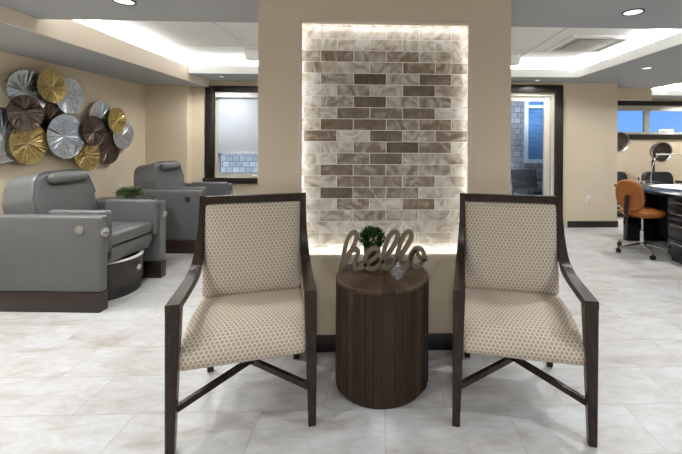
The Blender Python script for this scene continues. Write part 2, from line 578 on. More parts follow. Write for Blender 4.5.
# ceiling: flat slabs round a raised tray
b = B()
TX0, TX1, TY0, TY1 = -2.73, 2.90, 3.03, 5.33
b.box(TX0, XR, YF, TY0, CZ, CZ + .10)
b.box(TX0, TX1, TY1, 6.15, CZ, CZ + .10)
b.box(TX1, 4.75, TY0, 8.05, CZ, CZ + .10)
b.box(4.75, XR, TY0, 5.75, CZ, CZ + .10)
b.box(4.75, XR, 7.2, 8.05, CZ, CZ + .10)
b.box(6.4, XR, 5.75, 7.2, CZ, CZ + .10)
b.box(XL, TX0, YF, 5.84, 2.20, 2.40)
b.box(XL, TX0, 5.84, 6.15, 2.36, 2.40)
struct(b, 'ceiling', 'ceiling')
b = B(); b.box(TX0, TX0 + .02, 2.2, TY0, 2.20, CZ, 0); b.box(TX0, TX0 + .02, TY0, 5.98, 2.20, CZ + .005); b.box(TX0, TX0 + .02, TY0, TY1, CZ + .005, 2.41); struct(b, 'trim_2', 'fascia')
# white lips of the tray (back and right)
b = B()
b.box(TX0 + .02, TX1, TY1 - .012, TY1, CZ - .002, 2.425)
b.box(TX1 - .012, TX1, TY0, TY1 - .012, CZ - .002, 2.425)
b.box(4.75, 4.762, 5.75, 7.2, CZ - .002, 2.42); b.box(4.762, 6.4, 7.188, 7.2, CZ - .002, 2.42)
struct(b, 'trim_3', 'white')
S = .13
b = B()
b.box(TX0 - S - .03, TX1 + S + .03, TY0 - S - .03, TY1 + S + .03, TZ, TZ + .04)
b.box(TX0 - S - .03, TX0 - S, TY0 - S, TY1 + S, 2.40, TZ); b.box(TX1 + S, TX1 + S + .03, TY0 - S, TY1 + S, 2.40, TZ)
b.box(TX0 - S, TX1 + S, TY1 + S, TY1 + S + .03, 2.40, TZ); b.box(TX0 - S, TX1 + S, TY0 - S - .03, TY0 - S, 2.40, TZ)
b.box(4.6, 6.55, 5.6, 7.35, TZ, TZ + .04)
b.box(4.6, 4.63, 5.6, 7.35, 2.40, TZ); b.box(6.52, 6.55, 5.6, 7.35, 2.40, TZ); b.box(4.63, 6.52, 7.32, 7.35, 2.40, TZ); b.box(4.63, 6.52, 5.6, 5.63, 2.40, TZ)
struct(b, 'ceiling_tray', 'white')
# panel seams on the raised ceiling
b = B()
b.box(-1.66, -1.645, 3.03, 5.33, TZ - .014, TZ); b.box(1.905, 1.92, 3.03, 5.33, TZ - .014, TZ); b.box(-2.7, -1.2, 4.62, 4.632, TZ - .010, TZ)
b.box(1.2, 2.8, 4.72, 4.732, TZ - .010, TZ)
struct(b, 'trim_4', 'plastic')
# dropped header at the alcove
b = B(); b.box(3.80, 4.74, 6.30, 6.42, 2.11, CZ); struct(b, 'wall_header', 'wall')

# ------------------------------------------------------------------ left window
win = struct((lambda b: (b.box(WX0 - .14, WX0, YW - .03, YW + .02, WZ0 - .08, WZ1 + .10, .004),
                         b.box(WX1, WX1 + .14, YW - .03, YW + .02, WZ0 - .08, WZ1 + .10, .004),
                         b.box(WX0, WX1, YW - .03, YW + .02, WZ1, WZ1 + .10, .004),
                         b.box(WX0 - .16, WX1 + .16, YW - .06, YW + .02, WZ0 - .09, WZ0, .004), b)[-1])(B()), 'window_1', 'trim')
b = B()
b.box(WX0, WX0 + .05, YW + .06, YW + .12, WZ0, WZ1); b.box(WX1 - .05, WX1, YW + .06, YW + .12, WZ0, WZ1)
b.box(WX0 + .05, WX1 - .05, YW + .06, YW + .12, WZ0, WZ0 + .065); b.box(WX0 + .05, WX1 - .05, YW + .06, YW + .12, WZ1 - .05, WZ1)
struct(b, 'window_sash', 'grayframe', win)
b = B(); b.box(WX0 + .05, WX1 - .05, YW + .085, YW + .091, WZ0 + .065, WZ1 - .05); struct(b, 'window_pane', 'glass', win)
b = B(); b.box(-2.06, -1.94, YW + .045, YW + .06, WZ0 + .02, WZ0 + .045, .004); struct(b, 'window_latch', 'plastic', win)
t = thing('roller_shade', 'pale roller shade pulled most of the way down the dark-framed window', 'window shade', ((WX0 + WX1) / 2, YW + .03, 1.16))
hw = (WX1 - WX0) / 2
b = B(); b.box(-hw + .005, hw - .005, -.045, .02, .885, .968, .008); b.build('cassette', 'plastic', t)
b = B(); b.box(-hw + .04, hw - .04, -.004, .0, .01, .89); b.build('shade_fabric', 'shade', t)
b = B(); b.box(-hw + .04, hw - .04, -.009, .006, 0, .022, .004); b.build('hem_bar', 'plastic', t)

# ------------------------------------------------------------------ glass door on the right
door = struct((lambda b: (b.box(DX1 - .0, DX1 + .135, YD - .03, YD, 0, DZ1 + .125, .004), b.box(DX0 - .135, DX0, YD - .03, YD, 0, DZ1 + .125, .004),
                          b.box(DX0, DX1, YD - .03, YD, DZ1, DZ1 + .125, .004), b)[-1])(B()), 'door_1', 'trim')
b = B()
b.box(DX1 - .045, DX1, YD + .01, YD + .13, 0, DZ1); b.box(DX0, DX0 + .06, YD + .01, YD + .13, 0, DZ1); b.box(DX0 + .06, DX1 - .045, YD + .01, YD + .13, DZ1 - .05, DZ1)
b.box(DX1 - .145, DX1 - .049, YD + .04, YD + .09, .01, DZ1 - .054, .004); b.box(DX0 + .064, DX0 + .18, YD + .04, YD + .09, .01, DZ1 - .054, .004)
b.box(DX0 + .18, DX1 - .145, YD + .04, YD + .09, DZ1 - .13, DZ1 - .054, .003); b.box(DX0 + .18, DX1 - .145, YD + .04, YD + .09, .01, .2, .003)
struct(b, 'door_frame', 'doorwhite', door)
b = B(); b.box(DX0 + .18, DX1 - .145, YD + .06, YD + .067, .2, DZ1 - .13); struct(b, 'door_pane', 'glass', door)
b = B(); b.tube([(DX0 + .12, YD + .04, 1.0), (DX0 + .12, YD - .01, 1.0), (DX0 + .22, YD - .01, 1.0)], .009); struct(b, 'door_handle', 'steel', door)

# ------------------------------------------------------------------ alcove strip window
b = B()
b.box(AX0 - .05, AX1 + .05, YA - .03, YA, AZ1, AZ1 + .10); b.box(AX0 - .05, AX1 + .05, YA - .022, YA, AZ0 - .11, AZ0 + .004)
win2 = struct(b, 'window_2', 'trim')
b = B()
b.box(AX0, AX1, YA + .02, YA + .1, AZ1 - .11, AZ1); b.box(AX0, AX1, YA + .02, YA + .1, AZ0, AZ0 + .055)
for mx in (AX0 + .04, 5.86, AX1 - .04):
    b.box(mx - .058, mx + .058, YA + .03, YA + .09, AZ0 + .055, AZ1 - .11)
struct(b, 'window_sash', 'grayframe', win2)
b = B(); b.box(AX0 + .1, AX1 - .1, YA + .055, YA + .061, AZ0 + .05, AZ1 - .11); struct(b, 'window_pane', 'glass', win2)

# ------------------------------------------------------------------ outside
b = B(); b.box(-9, 12, 8.05, 22, -.12, -.02); b.box(-9, 3.72, 6.15, 8.05, -.12, -.02); struct(b, 'ground', 'ground')
house = thing('neighboring_house', 'grey shingled house wall outside the glass door', 'house', (0, 8.6, -.02))
b = B(); b.box(-9, 4.25, 0, .4, 0, 4.5); b.build('shingle_wall', 'shingle', house)
def house_window(x0, x1, z0, z1):
    b = B(); w = .09
    b.box(x0, x0 + w, -.05, 0, z0, z1); b.box(x1 - w, x1, -.05, 0, z0, z1); b.box(x0 + w, x1 - w, -.05, 0, z0, z0 + w); b.box(x0 + w, x1 - w, -.05, 0, z1 - w, z1)
    b.box(x0 + w, x1 - w, -.035, 0, z1 - .32, z1 - .25)
    f = b.build('house_window', 'extwhite', house)
    b = B(); b.box(x0 + w, x1 - w, -.02, 0, z0 + w, z1 - w); b.build('house_window_pane', 'bluepane', f)
house_window(3.38, 4.22, .89, 2.5)
house_window(-3.7, -2.4, 1.2, 2.6)

def patio_chair():
    t = thing('patio_chair', 'dark armchair standing outside behind the glass door', 'chair', (2.98, 7.1, -.02), R(12))
    for sx in (-1, 1):
        for y0 in (-.26, .26):
            b = B(); b.tube([(sx * .28, y0, 0), (sx * .28, y0, .42 if y0 > 0 else .62)], .016); b.build('leg', 'black', t)
        b = B(); b.box(sx * .28 - .03, sx * .28 + .03, -.3, .3, .6, .63, .008); b.build('armrest', 'blackvinyl', t)
    b = B(); b.box(-.27, .27, -.28, .28, .36, .46, .03, 3); b.build('seat', 'blackvinyl', t)
    b = B(); b.box(-.28, .28, -.04, .04, 0, .42, .03, 3, Matrix.Translation((0, .26, .42)) @ Matrix.Rotation(R(-10), 4, 'X')); b.build('backrest', 'blackvinyl', t)
patio_chair()

# ------------------------------------------------------------------ guest chairs
def sweep(b, path, w, h):
    """rectangular section along a path in the YZ plane; path (x,y,z), w across x, h in plane"""
    path = [Vector(p) for p in path]
    rings = []
    for i, p in enumerate(path):
        d = (path[min(i + 1, len(path) - 1)] - path[max(i - 1, 0)]); d.x = 0; d.normalize()
        nrm = Vector((0, -d.z, d.y))
        ww = w[i] / 2; hh = h[i] / 2; X = Vector((1, 0, 0)); c = min(ww, hh) * .12
        sec = [(-ww + c, -hh), (ww - c, -hh), (ww, -hh + c), (ww, hh - c), (ww - c, hh), (-ww + c, hh), (-ww, hh - c), (-ww, -hh + c)]
        rings.append([p + X * a + nrm * q for a, q in sec])
    b.loft(rings)

def taper_leg(b, p0, s0, p1, s1):
    rings = []
    for p, s in ((p0, s0), (p1, s1)):
        a, c = s[0] / 2, s[1] / 2; e = .004
        rings.append([(p[0] + u, p[1] + v, p[2]) for u, v in ((-a + e, -c), (a - e, -c), (a, -c + e), (a, c - e), (a - e, c), (-a + e, c), (-a, c - e), (-a, -c + e))])
    b.loft(rings)

def make_guest_chair(label, loc, rz):
    t = thing('guest_chair', label, 'chair', loc, rz)
    # seat: profile in (y,z) swept across x with rounded ends
    prof = [(.235, .355), (.235, .43), (.225, .468), (.17, .484), (.06, .490), (-.06, .488), (-.16, .478), (-.225, .462), (-.268, .440), (-.296, .408), (-.304, .378), (-.300, .352), (-.285, .340), (0, .338)]
    arc = [0]
    for a, c in zip(prof, prof[1:]):
        arc.append(arc[-1] + math.hypot(c[0] - a[0], c[1] - a[1]))
    bm = bmesh.new(); uvl = bm.loops.layers.uv.new('UVMap')
    us = [-1, -.995, -.975, -.93, -.8, -.5, 0, .5, .8, .93, .975, .995, 1]
    ins = [.030, .018, .007, .001, 0, 0, 0, 0, 0, .001, .007, .018, .030]
    grid = []
    for u, k in zip(us, ins):
        row = []
        for (y, z) in prof:
            yy = y; hw = .275 if y < -.1 else .275 - (y + .1) * .03
            cy, cz = 0, .412
            yy = y - math.copysign(k * .55, y) if abs(y) > .15 else y
            zz = z - k * (1 if z > cz else -.7) + (.004 * (1 - u * u) if z > .46 else 0)
            row.append(bm.verts.new((u * hw, yy, zz)))
        grid.append(row)
    n = len(prof)
    for i in range(len(us) - 1):
        for j in range(n):
            k = (j + 1) % n
            f = bm.faces.new((grid[i][j], grid[i][k], grid[i + 1][k], grid[i + 1][j]))
            va = arc[j]; vb = arc[k] if k else arc[-1] + .25
            for lp, (ui, vi) in zip(f.loops, ((us[i], va), (us[i], vb), (us[i + 1], vb), (us[i + 1], va))):
                lp[uvl].uv = (ui * .281, vi)
    for row in (grid[0], grid[-1]):
        f = bm.faces.new(row)
        for lp in f.loops:
            lp[uvl].uv = (lp.vert.co.y, lp.vert.co.z)
    bmesh.ops.recalc_face_normals(bm, faces=bm.faces)
    b = B(); b.bm.free(); b.bm = bm
    b.build('seat', 'fabric', t, angle=60)
    b = B(); b.box(-.20, .20, -.20, .20, .312, .340, .004); b.build('seat_frame', 'frame', t)
    # arms flow back and sweep up into the back posts
    path = [(-.318, .630), (-.20, .630), (-.06, .632), (.04, .638), (.11, .655), (.155, .690), (.183, .740), (.203, .80), (.222, .88), (.240, .96), (.254, 1.03)]
    ww = [.058, .058, .056, .054, .05, .045, .041, .037, .034, .032, .031]
    hh = [.034, .034, .036, .040, .050, .056, .054, .05, .048, .046, .044]
    for s in (-1, 1):
        b = B()
        pts = catmull([(y, z, 0) for y, z in path], 4)
        wi = catmull([(w_, h_, 0) for w_, h_ in zip(ww, hh)], 4)
        sweep(b, [(s * (.289 - .010 * min(1, max(0, (p.y - .62) / .25))), p.x, p.y) for p in pts], [q.x for q in wi], [q.y for q in wi])
        b.build('arm', 'frame', t)
        b = B(); taper_leg(b, (s * .300, -.290, 0), (.036, .040), (s * .289, -.288, .616), (.058, .060)); b.build('leg', 'frame', t)
        b = B(); taper_leg(b, (s * .243, .290, 0), (.034, .034), (s * .256, .215, .72), (.034, .034)); b.build('leg', 'frame', t)
        # stretcher from this front leg to the opposite back leg
        b = B()
        p0 = Vector((s * .292, -.275, .168)); p1 = Vector((-s * .252, .268, .185 if s > 0 else .186))
        if s < 0:
            p0.z += .001
        d = (p1 - p0).normalized(); sd = Vector((d.y, -d.x, 0)).normalized(); up = sd.cross(d) * -1
        b.loft([[p + sd * a + up * c for a, c in ((-.011, -.014), (.011, -.014), (.011, .014), (-.011, .014))] for p in (p0, p1)])
        b.build('stretcher', 'frame', t)
    b = B(); b.box(-.270, .270, .226, .272, .984, 1.030, .003); b.build('top_rail', 'frame', t)
    # upholstered back, raked, slightly cushioned
    bm = bmesh.new(); uvl = bm.loops.layers.uv.new('UVMap')
    NU, NV = 14, 16
    def fr(u, v):
        z = .480 + v * (.986 - .480)
        yc = .128 + (z - .455) * .150
        hw = .265 - .001 * v
        q = max(0, (abs(2 * v - 1) - .90) / .10)
        hw -= .026 * (1 - math.sqrt(max(0, 1 - q * q)))
        e = 1 - max(abs(u) ** 12, abs(2 * v - 1) ** 14)
        c = .022 * (1 - u * u) * (1 - (2 * v - 1) ** 2)
        return Vector((u * hw, yc + .022 - .026 * e ** .5 - c, z))
    G0 = [[bm.verts.new(fr(math.sin((i / NU * 2 - 1) * PI / 2), .5 + .5 * math.sin((j / NV * 2 - 1) * PI / 2))) for j in range(NV + 1)] for i in range(NU + 1)]
    for i in range(NU):
        for j in range(NV):
            f = bm.faces.new((G0[i][j], G0[i + 1][j], G0[i + 1][j + 1], G0[i][j + 1]))
            for lp in f.loops:
                lp[uvl].uv = (lp.vert.co.x, lp.vert.co.z)
    bd = [G0[i][0] for i in range(NU)] + [G0[NU][j] for j in range(NV)] + [G0[NU - i][NV] for i in range(NU)] + [G0[0][NV - j] for j in range(NV)]
    bk = [bm.verts.new((v.co.x, v.co.y + .058, v.co.z)) for v in bd]
    for i in range(len(bd)):
        j = (i + 1) % len(bd)
        f = bm.faces.new((bd[i], bk[i], bk[j], bd[j]))
        for lp in f.loops:
            lp[uvl].uv = (lp.vert.co.x + lp.vert.co.y, lp.vert.co.z)
    f = bm.faces.new(bk)
    for lp in f.loops:
        lp[uvl].uv = (lp.vert.co.x, lp.vert.co.z)
    bmesh.ops.recalc_face_normals(bm, faces=bm.faces)
    b = B(); b.bm.free(); b.bm = bm
    b.build('backrest', 'fabric', t, angle=50)
    for s in (-1, 1):
        b = B(); b.lathe([(0, -.0), (.011, 0), (.012, .004), (0, .004)], 12); o = b.build('glide', 'black', t, (s * .300, -.290, -.0))
        o.location.z = -.0035
    return t
make_guest_chair('honeycomb-patterned beige armchair with dark frame, left of the wood drum table', (-.681, 1.988, .0035), R(14.3))
make_guest_chair('honeycomb-patterned beige armchair with dark frame, right of the wood drum table', (.728, 1.975, .0035), R(-13.0))

# ------------------------------------------------------------------ drum side table
TBX, TBY, TBR, TBH = .018, 2.118, .262, .60
t = thing('drum_table', 'round wooden plank drum table between the two patterned armchairs', 'side table', (TBX, TBY, 0))
bm = bmesh.new(); col = bm.loops.layers.color.new('tone')
a = 0.2; cuts = []
while a < .2 + 2 * PI - .10:
    w = rnd.uniform(.12, .27)
    cuts.append((a, min(a + w, .2 + 2 * PI))); a += w
if cuts[-1][1] < .2 + 2 * PI:
    cuts.append((cuts[-1][1], .2 + 2 * PI))
for a0, a1 in cuts:
    tone = (rnd.choice((.12, .25, .4, .55, .7)) + rnd.uniform(-.06, .06), rnd.random(), rnd.random(), 1)
    g = .004; rr = TBR + rnd.uniform(-.003, .003)
    k = 4
    ring = [(a0 + g + (a1 - a0 - 2 * g) * i / k) for i in range(k + 1)]
    zs = (.012, .018, TBH - .024, TBH - .018)
    rad = (rr - .005, rr, rr, rr - .005)
    vs = [[bm.verts.new((r_ * math.cos(q), r_ * math.sin(q), z)) for q in ring] for r_, z in zip(rad, zs)]
    inn = [[bm.verts.new(((TBR - .02) * math.cos(q), (TBR - .02) * math.sin(q), z)) for q in (ring[0], ring[-1])] for z in zs]
    fs = []
    for j in range(3):
        for i in range(k):
            fs.append(bm.faces.new((vs[j][i], vs[j][i + 1], vs[j + 1][i + 1], vs[j + 1][i])))
        fs.append(bm.faces.new((inn[j][0], vs[j][0], vs[j + 1][0], inn[j + 1][0])))
        fs.append(bm.faces.new((vs[j][-1], inn[j][1], inn[j + 1][1], vs[j + 1][-1])))
    for f in fs:
        for lp in f.loops:
            lp[col] = tone
b = B(); b.bm.free(); b.bm = bm; body = b.build('body', 'plank', t, angle=30)
b = B(); b.lathe([(0, .0), (TBR - .012, 0), (TBR - .012, TBH - .02), (0, TBH - .02)], 48); b.build('core', 'trim', t)
bm = bmesh.new(); col = bm.loops.layers.color.new('tone')
NW = 26; q0 = .1
for i in range(NW):
    a0 = q0 + 2 * PI * i / NW; a1 = q0 + 2 * PI * (i + 1) / NW
    tone = (rnd.uniform(.6, 1.25), rnd.random(), rnd.random(), 1)
    c0 = bm.verts.new((0, 0, TBH)); fs = []
    arcs = [a0 + .006 + (a1 - a0 - .012) * k / 3 for k in range(4)]
    o1 = [bm.verts.new(((TBR - .004) * math.cos(q), (TBR - .004) * math.sin(q), TBH)) for q in arcs]
    o2 = [bm.verts.new(((TBR + .002) * math.cos(q), (TBR + .002) * math.sin(q), TBH - .006)) for q in arcs]
    o3 = [bm.verts.new(((TBR + .002) * math.cos(q), (TBR + .002) * math.sin(q), TBH - .018)) for q in arcs]
    for k in range(3):
        fs.append(bm.faces.new((c0, o1[k], o1[k + 1])))
        fs.append(bm.faces.new((o1[k], o2[k], o2[k + 1], o1[k + 1]))); fs.append(bm.faces.new((o2[k], o3[k], o3[k + 1], o2[k + 1])))
    for f in fs:
        for lp in f.loops:
            lp[col] = tone
b = B(); b.bm.free(); b.bm = bm; b.build('tabletop', 'plank', t, angle=30)

# ------------------------------------------------------------------ things on the drum table
def stroke(b, pts, w, d, yc):
    """flat band following a smooth path in XZ, with rounded edges and depth d"""
    P = catmull([(x, 0, z) for x, z in pts], 7)
    rings = []
    for i, p in enumerate(P):
        dr = (P[min(i + 1, len(P) - 1)] - P[max(i - 1, 0)]).normalized()
        nr = Vector((-dr.z, 0, dr.x)); h = w / 2; e = .003
        rings.append([p + nr * u + Vector((0, yc + v, 0)) for u, v in ((-h + e, -d / 2), (h - e, -d / 2), (h, -d / 2 + e), (h, d / 2 - e), (h - e, d / 2), (-h + e, d / 2), (-h, d / 2 - e), (-h, -d / 2 + e))])
    b.loft(rings)
K = .00101
def zp(L):
    return [((x - 305) * K, (353 - y) * .00097) for x, y in L]
b = B()
stroke(b, zp([(66, 340), (78, 280), (92, 212), (108, 156), (130, 126), (148, 122), (158, 140), (150, 178), (128, 228), (104, 276), (88, 316)]), .0245, .034, 0)
stroke(b, zp([(84, 330), (100, 272), (124, 234), (152, 222), (165, 242), (154, 285), (146, 318), (160, 338), (190, 322), (226, 298), (262, 272), (284, 242), (272, 220), (244, 222), (216, 256), (206, 298), (222, 332), (256, 338), (290, 312), (330, 264), (370, 202), (394, 148), (388, 122), (364, 122), (338, 162), (318, 220), (306, 284), (316, 330), (346, 334), (378, 304), (418, 250), (456, 190), (474, 146), (468, 122), (444, 122), (420, 160), (400, 220), (386, 284), (398, 330), (430, 334), (460, 312)]), .0245, .034, .0004)
stroke(b, zp([(460, 312), (468, 262), (494, 224), (526, 222), (546, 252), (538, 298), (510, 328), (482, 320), (470, 288), (484, 242), (502, 232), (512, 258), (536, 284), (566, 282)]), .0235, .0336, .0008)
o = b.build('word_sign', 'sign', None, (.016, 2.150, TBH + .0005), angle=45)
tag(o, 'grey-brown script word sign reading hello on the drum table', 'sign')

def leaf(bm, p, d, up, L, W, fold=.25):
    d = d.normalized(); s = d.cross(up)
    if s.length < 1e-3:
        s = d.cross(Vector((1, 0, 0)))
    s.normalize(); n = s.cross(d)
    a = bm.verts.new(p); c = bm.verts.new(p + d * L)
    m = bm.verts.new(p + d * L * .5 - n * W * fold * .4)
    l = bm.verts.new(p + d * L * .5 + s * W * .5 + n * W * fold); r = bm.verts.new(p + d * L * .5 - s * W * .5 + n * W * fold)
    bm.faces.new((a, m, l)); bm.faces.new((m, c, l)); bm.faces.new((a, r, m)); bm.faces.new((m, r, c))

t = thing('potted_plant', 'small bushy green plant in a grey pot behind the script sign', 'plant', (-.046, 2.262, TBH + .0005))
b = B(); b.lathe([(0, 0), (.040, 0), (.043, .003), (.052, .108), (.052, .112), (.046, .112), (.044, .095), (0, .095)], 28); b.build('pot', 'pot', t)
b = B(); b.lathe([(0, .0955), (.0435, .0955), (.043, .1), (0, .104)], 20); b.build('soil', 'soil', t)
bm = bmesh.new()
for i in range(1000):
    v = Vector((rnd.gauss(0, 1), rnd.gauss(0, 1), rnd.gauss(0, 1))).normalized()
    rr = .022 + .044 * rnd.random() ** .5
    p = Vector((v.x * rr * 1.08, v.y * rr, .165 + v.z * rr * .85))
    d = (v + Vector((rnd.uniform(-.5, .5), rnd.uniform(-.5, .5), rnd.uniform(-.1, .7))))
    leaf(bm, p, d, Vector((0, 0, 1)), rnd.uniform(.017, .027), rnd.uniform(.010, .015))
b = B(); b.bm.free(); b.bm = bm; b.build('foliage', 'leaf', t, angle=180)
b = B()
for i in range(9):
    v = Vector((rnd.uniform(-1, 1), rnd.uniform(-1, 1), 0)) * .03
    b.tube([(v.x * .3, v.y * .3, .1), (v.x, v.y, .135), (v.x * 1.5, v.y * 1.5, .185)], .0015, 5)
b.build('stem', 'soil', t)

# faceted crystal, tip up
bm = bmesh.new()
N = 12
apex = bm.verts.new((0, 0, .094))
gA = [bm.verts.new((.045 * math.cos(2 * PI * i / N), .045 * math.sin(2 * PI * i / N), .037)) for i in range(N)]
mid = [bm.verts.new((.024 * math.cos(2 * PI * (i + .5) / N), .024 * math.sin(2 * PI * (i + .5) / N), .064)) for i in range(N)]
gB = [bm.verts.new((.045 * math.cos(2 * PI * i / N), .045 * math.sin(2 * PI * i / N), .033)) for i in range(N)]
cr = [bm.verts.new((.036 * math.cos(2 * PI * (i + .5) / N), .036 * math.sin(2 * PI * (i + .5) / N), .014)) for i in range(N)]
tab = [bm.verts.new((.024 * math.cos(2 * PI * i / N), .024 * math.sin(2 * PI * i / N), 0)) for i in range(N)]
for i in range(N):
    j = (i + 1) % N
    bm.faces.new((gA[i], gA[j], mid[i])); bm.faces.new((mid[i], gA[j], mid[j])); bm.faces.new((mid[i], mid[j], apex))
    bm.faces.new((gB[i], gB[j], gA[j], gA[i]))
    bm.faces.new((gB[j], gB[i], cr[i])); bm.faces.new((gB[j], cr[i], cr[j]))
    bm.faces.new((cr[i], tab[i], tab[j])); bm.faces.new((cr[i], tab[j], cr[j]))
bm.faces.new(tab)
bmesh.ops.recalc_face_normals(bm, faces=bm.faces)
b = B(); b.bm.free(); b.bm = bm
o = b.build('crystal_ornament', 'crystal', None, (.100, 2.035, TBH + .0008), angle=5)
tag(o, 'clear faceted diamond-shaped crystal in front of the script sign', 'ornament')

# ------------------------------------------------------------------ pedicure recliners
def make_recliner(label, loc):
    t = thing('pedicure_recliner', label, 'chair', loc)
    for s in (-1, 1):
        y0, y1 = sorted((s * .415, s * .328))
        b = B(); b.box(-1.05, 0, y0, y1, .155, .758, .026, 4); sp = b.build('arm_panel', 'vinyl', t)
        b = B(); b.box(-1.045, -.004, y0 + .002, y1 - .002, 0, .158, .004, 2); b.build('plinth', 'plinth', t)
        y0, y1 = sorted((s * .324, s * .262))
        b = B(); b.box(-.52, -.012, y0, y1, .44, .785, .028, 4); b.build('arm_pad', 'vinyl', t)
        # control dials
        k = Matrix.Translation((-.165, s * .417, .65)) @ Matrix.Rotation(s * R(-90), 4, 'X')
        b = B(); b.lathe([(0, .006), (.022, .006), (.024, .003), (.024, 0)], 24, k); b.lathe([(.024, 0), (.026, .007), (.034, .006), (.036, 0)], 24, k); b.build('side_dial', 'steel', t)
        k = Matrix.Translation((.0, s * .370, .625)) @ Matrix.Rotation(R(90), 4, 'Y')
        b = B(); b.lathe([(0, .005), (.022, .006), (.030, .010), (.036, .006), (.037, -.003)], 24, k); b.build('front_dial', 'chrome', t)
    b = B(); b.box(-.56, -.03, -.255, .255, .465, .580, .040, 5); b.build('seat', 'vinyl', t)
    b = B()
    b.prism([(-.75, .330), (-.075, .330), (-.040, .40), (-.040, .462), (-.75, .462)], -.255, .255, .01, 2, Matrix.Rotation(R(90), 4, 'X')); b.build('apron', 'vinyl', t)
    b = B(); b.box(-.98, -.34, -.316, .316, .0, .345); b.build('base_box', 'plinth', t)
    # reclined back
    out = rounded([(-.305, 0), (.305, 0), (.315, .38), (.25, .60), (-.25, .60), (-.315, .38)], [.03, .03, .12, .13, .13, .12], 8)
    mt = Matrix.Translation((-.565, 0, .495)) @ Matrix.Rotation(R(-11), 4, 'Y') @ Matrix(((0, 0, -1, 0), (-1, 0, 0, 0), (0, 1, 0, 0), (0, 0, 0, 1)))
    b = B(); b.prism(out, 0, .29, .045, 4, mt); b.build('backrest', 'vinyl', t, angle=50)
    pp = [mt @ Vector((x * .985, y, .012)) for x, y in out]
    b = B(); b.tube([p for p in pp[18:-18]] if False else pp, .006, 6); b.build('piping', 'vinyl', t)
    # head pillow on the upper front of the back
    pm = mt @ Matrix.Translation((-.02, .53, -.022))
    n = 12; rings = []
    for u, k in ((-1, .25), (-.97, .62), (-.88, .92), (-.7, 1), (0, 1.04), (.7, 1), (.88, .92), (.97, .62), (1, .25)):
        rings.append([pm @ Vector((u * .19, .050 * k * math.sin(2 * PI * i / n), .034 * k * math.cos(2 * PI * i / n))) for i in range(n)])
    b = B(); b.loft(rings); b.build('head_pillow', 'vinyl', t, angle=70)
    # foot basin with bowed front
    def bow(x0, fx, hw, n=18):
        return [(x0, hw)] + [(x0 + .10 + (fx - x0 - .10) * math.sin(PI * k / n) ** .8, hw * math.cos(PI * k / n)) for k in range(n + 1)] + [(x0, -hw)]
    o1 = bow(-.335, -.012, .235); o2 = bow(-.30, -.04, .205)
    b = B()
    lo = [(x, y, .10) for x, y in o1]; hi = [(x, y, .308) for x, y in o1]; ih = [(x, y, .308) for x, y in o2]; il = [(x, y, .20) for x, y in o2]
    b.loft([lo, hi, ih, il], cap=True); b.build('foot_basin', 'plinth', t, angle=30)
    b = B(); b.loft([[(x, y, .308) for x, y in o1], [(x + (.006 if x > -.3 else 0), y * 1.02, .314) for x, y in o1], [(x, y, .322) for x, y in o1], [(x, y, .322) for x, y in o2], [(x, y, .311) for x, y in o2]], cap=False)
    b.build('basin_rim', 'plastic', t, angle=30)['label'] = 'white basin rim'
    o3 = bow(-.335, -.035, .225)
    b = B(); b.loft([[(x, y, 0) for x, y in o3], [(x, y, .10) for x, y in o3]]); b.build('toe_kick', 'black', t, angle=30)
    k = Matrix.Translation((-.012, .03, .215)) @ Matrix.Rotation(R(90), 4, 'Y')
    b = B(); b.lathe([(0, .012), (.018, .012), (.021, .008), (.026, .006), (.029, 0), (.029, -.01)], 24, k); b.build('drain_knob', 'chrome', t)
    b = B(); b.box(-.026, -.009, -.035, .045, .252, .276, .003); b.build('basin_slot', 'black', t)
    return t
r1 = make_recliner('large grey pedicure recliner at the far left, nearest the camera, below the wall discs', (-2.160, 3.385, 0))
r1.rotation_euler = (0, 0, R(-3))
r2 = copy_tree(r1); r2.location = (-2.105, 4.915, 0)
r2['label'] = 'grey pedicure recliner farther back, by the dark-framed window with the shade'

# small stand with succulent between the recliners
t = thing('side_cabinet', 'small dark cabinet between the two grey recliners, mostly hidden', 'cabinet', (-2.86, 4.15, 0))
b = B(); b.box(-.28, .28, -.17, .17, .05, .68, .006); b.build('cabinet_body', 'plinth', t)
b = B(); b.box(-.30, .30, -.19, .19, .68, .705, .005); b.build('cabinet_top', 'plinth', t)
b = B(); b.box(-.26, .26, -.15, .15, 0, .05); b.build('cabinet_base', 'black', t)
b = B(); b.box(.28, .29, -.16, .16, .07, .66, .003); dr = b.build('cabinet_door', 'plinth', t)
b = B(); b.tube([(.29, .1, .35), (.31, .1, .35), (.31, .1, .47), (.29, .1, .47)], .005, 8); b.build('door_handle', 'steel', dr)
t = thing('potted_succulent', 'green succulent in a low pot between the two grey recliners', 'plant', (-2.73, 4.15, .7055))
b = B(); b.lathe([(0, 0), (.045, 0), (.058, .055), (.058, .06), (.050, .06), (.046, .05), (0, .05)], 24); b.build('pot', 'pot', t)
bm = bmesh.new()
for (cx, cy, sc_) in ((-.075, -.01, .85), (.0, -.045, 1.0), (.075, .0, .9), (.0, .045, .95), (-.035, .03, .8), (.04, -.03, .8)):
    for ring, (cnt, el, L) in enumerate(((9, -.45, .10), (10, .0, .11), (9, .5, .10), (7, 1.0, .085))):
        for i in range(cnt):
            a = 2 * PI * (i + ring * .5) / cnt + cx * 20
            d = Vector((math.cos(a) * math.cos(el), math.sin(a) * math.cos(el), math.sin(el)))
            leaf(bm, Vector((cx, cy, .080)), d, Vector((0, 0, 1)), L * sc_, .034 * sc_, .22)
b = B(); b.bm.free(); b.bm = bm; b.build('rosettes', 'succ', t, angle=180)

